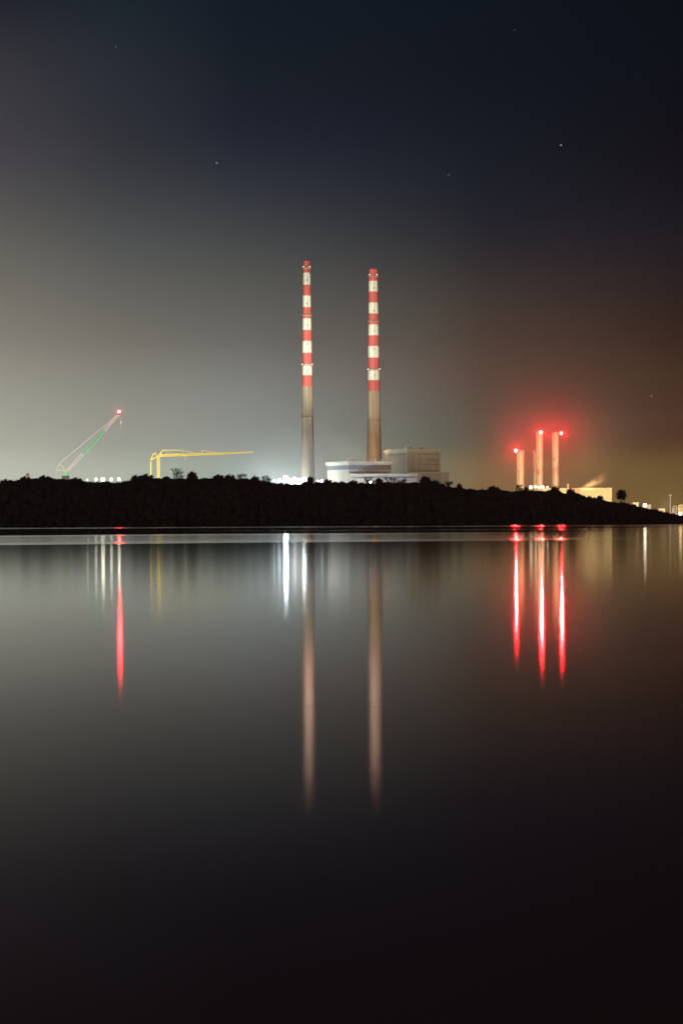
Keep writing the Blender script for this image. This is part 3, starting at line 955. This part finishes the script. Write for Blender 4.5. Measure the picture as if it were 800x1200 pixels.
D = 1240.0
O = P(185.8, 556, D); O.z = 4
yc = empty('tower_crane', O, 'yellow self erecting crane with long level arm and twin masts', 'crane')
q = MB(); lattice(q, Vector((0, 0, 0)), rp(185.8, 535), 1.25, 1.25, .27, 22); q.build('mast', M['yellow'], yc)
q = MB(); q.bar(rp(177.0, 560) - Vector((0, 0, 8)), rp(177.0, 541), .45, 4); q.build('rear_tie', M['yellow'], yc)
q = MB(); a = rp(176.6, 539.5); b = rp(185.3, 534.6); c = rp(180.6, 531)
for y_ in (-.5, .5):
    of = Vector((0, y_, 0))
    for s_, e_ in ((a, b), (a, c), (c, b)): q.bar(s_ + of, e_ + of, .28)
q.build('counter_jib', M['yellow'], yc)
q = MB(); ap = rp(190.4, 527.5); 
for y_ in (-.5, .5):
    of = Vector((0, y_, 0))
    q.bar(b + of, ap, .26); q.bar(rp(187, 535) + of, ap, .26); q.bar(rp(184, 529.8), ap, .13)
q.build('head_frame', M['yellow'], yc)
q = MB(); lattice(q, rp(186, 534), rp(217, 532.9), 1.1, 1.15, .24, 16); lattice(q, rp(217, 532.9), rp(258, 531.6), 1.15, .95, .22, 24); lattice(q, rp(258, 531.6), rp(296.5, 529.9), .95, .4, .2, 26)
q.build('jib', M['yellow'], yc)
q = MB(); q.bar(c, ap, .10); q.bar(ap, rp(214, 527.7), .24); q.bar(ap, rp(206, 533), .1); q.bar(rp(214, 527.7), rp(233, 532), .2)
q.bar(rp(214, 527.7), rp(213.6, 533), .2); q.bar(rp(236.8, 532), rp(236.6, 527.9), .34); q.bar(rp(236.6, 527.9), rp(240, 527.7), .2); q.bar(rp(240, 527.8), rp(258, 531.2), .18)
q.build('tie_bar', M['yellow'], yc)
q = MB(); t_ = rp(217.2, 534.2); q.box(t_.x - .9, t_.x + .9, -.6, .6, t_.z - .35, t_.z + .7); tr = q.build('trolley', M['yellow'], yc)
q = MB(); h_ = rp(217.4, 537.8); q.bar(t_, h_, .05); q.bar(h_ + Vector((0, 0, .5)), h_ - Vector((0, 0, .5)), .4, 6, .25); q.build('hook_block', M['white'], tr)

# ------------------------------------------------------------------ faint stars
for px, py, r, lb in ((254, 191, 5.5, 'faint star up left of the striped chimneys'), (657, 170, 5.5, 'faint star high above the flue stacks'),
                      (525.5, 205, 3.8, 'very faint star up right of the striped chimneys'), (603, 35, 3.8, 'very faint star near the top edge of the sky'),
                      (763, 464, 4.5, 'faint star low at the right above the lit shed'), (136, 55, 3.5, 'very faint star at the upper left')):
    q = MB(); q.add([v * r for v in ICO_V], ICO_F)
    tag(q.build('star', lampmat('star_glow', (.8, .9, 1), .10), loc=P(px, py, 12000)), lb, 'star', 'stars showing in the night sky')

# ------------------------------------------------------------------ unseen spot lights added to light the works and the cranes
YW = (1, .86, .62)
CW = (1, .96, .83)
beam(345, 1200, 12, (c1x, 1500, 172), 3.9e6, CW, 31, 'chimney_spot')
beam(345, 1380, 12, (c1x, 1500, 36), 4.6e5, CW, 48, 'chimney_spot')
beam(420, 1250, 12, (c2x, 1550, 168), 3.8e6, CW, 31, 'chimney_spot')
beam(430, 1462, 51, (c2x, 1550, 60), 4.6e4, (1, .86, .6), 55, 'roof_fill')
beam(424, 1500, 58, (c2x - 1, 1550, 70), 3.6e4, (1, .62, .22), 80, 'sodium_spot')
beam(455, 1510, 60, (c2x + 1, 1550, 66), 1.0e4, (1, .45, .2), 70, 'sodium_spot')
beam(380, 1260, 12, (P(405, 0, 1440).x, 1440, 34), 2.6e5, (.90, .96, 1), 40, 'hall_fill')
beam(560, 1400, 34, (P(497, 0, 1500).x, 1505, 40), 6.0e4, (.86, .98, .78), 60, 'hall_fill')
beam(440, 1440, 66, (P(470, 0, 1500).x, 1500, 40), 1.8e4, (.90, .99, .82), 100, 'roof_fill')
beam(610, 1330, 8, (P(630, 0, 1450).x, 1450, 40), 6.5e5, (1, .73, .41), 50, 'stack_fill')
beam(690, 1270, 8, (P(697, 0, 1400).x, 1400, 16), 4.6e5, (1, .86, .50), 50, 'shed_fill')
beam(678, 1374, 12, (P(692, 0, 1400).x, 1402, 43), 7e5, (1, .74, .26), 40, 'steam_fill')
beam(780, 1180, 12, (P(782, 0, 1310).x, 1310, 12), 9e5, (1, .82, .5), 46, 'shed_fill')
beam(215, 1130, 16, (P(225, 0, 1240).x, 1240, 40), 6e5, (1, .95, .6), 60, 'crane_fill')
beam(100, 1130, 16, (P(105, 0, 1240).x, 1240, 50), 4.2e5, (1, .93, .85), 60, 'crane_fill')

def glow_fill(px, py, D, I, col, name):
    """point light added to make glow over the works, hidden from the bay by the hill; the mist above it catches its light"""
    d = bpy.data.lights.new(name, 'POINT'); d.energy = I * 4 * math.pi; d.color = col; d.shadow_soft_size = 1.5
    o = bpy.data.objects.new(name, d); COL.objects.link(o); o.location = P(px, py, D)
glow_fill(325, 588, 1360, 26000, (.74, .91, 1), 'glow_fill')
glow_fill(338, 586, 1480, 9000, (.80, .94, 1), 'glow_fill')
glow_fill(112, 590, 1200, 5000, (1, .95, .8), 'glow_fill')
glow_fill(640, 594, 1500, 4000, (1, .62, .25), 'glow_fill')
glow_fill(775, 606, 1340, 6000, (1, .82, .45), 'glow_fill')

# ------------------------------------------------------------------ mist added round the lamps of the works to carry their glow
def halo(c, rx, ry, rz, dens, label):
    q = MB(); q.add([(v.x * rx, v.y * ry, v.z * rz) for v in ICO_V], ICO_F)
    m = bpy.data.materials.new('halo'); m.use_nodes = True
    t = m.node_tree; t.nodes.clear(); n_, l = t.nodes.new, t.links.new
    out = n_('ShaderNodeOutputMaterial'); v = n_('ShaderNodeVolumePrincipled'); v.inputs['Color'].default_value = (.95, .95, .95, 1)
    tcn = n_('ShaderNodeTexCoord'); sc_ = n_('ShaderNodeVectorMath'); sc_.operation = 'MULTIPLY'; sc_.inputs[1].default_value = (1 / rx, 1 / ry, 1 / rz)
    l(tcn.outputs['Object'], sc_.inputs[0])
    ln = n_('ShaderNodeVectorMath'); ln.operation = 'LENGTH'; l(sc_.outputs[0], ln.inputs[0])
    mr = n_('ShaderNodeMapRange'); mr.interpolation_type = 'SMOOTHERSTEP'; l(ln.outputs['Value'], mr.inputs['Value'])
    mr.inputs['From Min'].default_value = .93; mr.inputs['From Max'].default_value = .05; mr.inputs['To Max'].default_value = dens
    l(mr.outputs[0], v.inputs['Density']); l(v.outputs[0], out.inputs['Volume'])
    tag(q.build('halo', m, loc=c), label, 'halo', kind='stuff')
halo(P(632, 512, 1430), 110, 60, 85, 1.1e-3, 'added volume carrying the red glow around the lamps of the flue stacks')
halo(P(338, 558, 1385), 100, 50, 50, 4.2e-3, 'added volume carrying the blue white glow over the floodlights by the left chimney')
halo(P(139.8, 483, 1236), 12, 12, 12, 2.5e-3, 'small added volume carrying the pink glow round the crawler crane tip lamp')
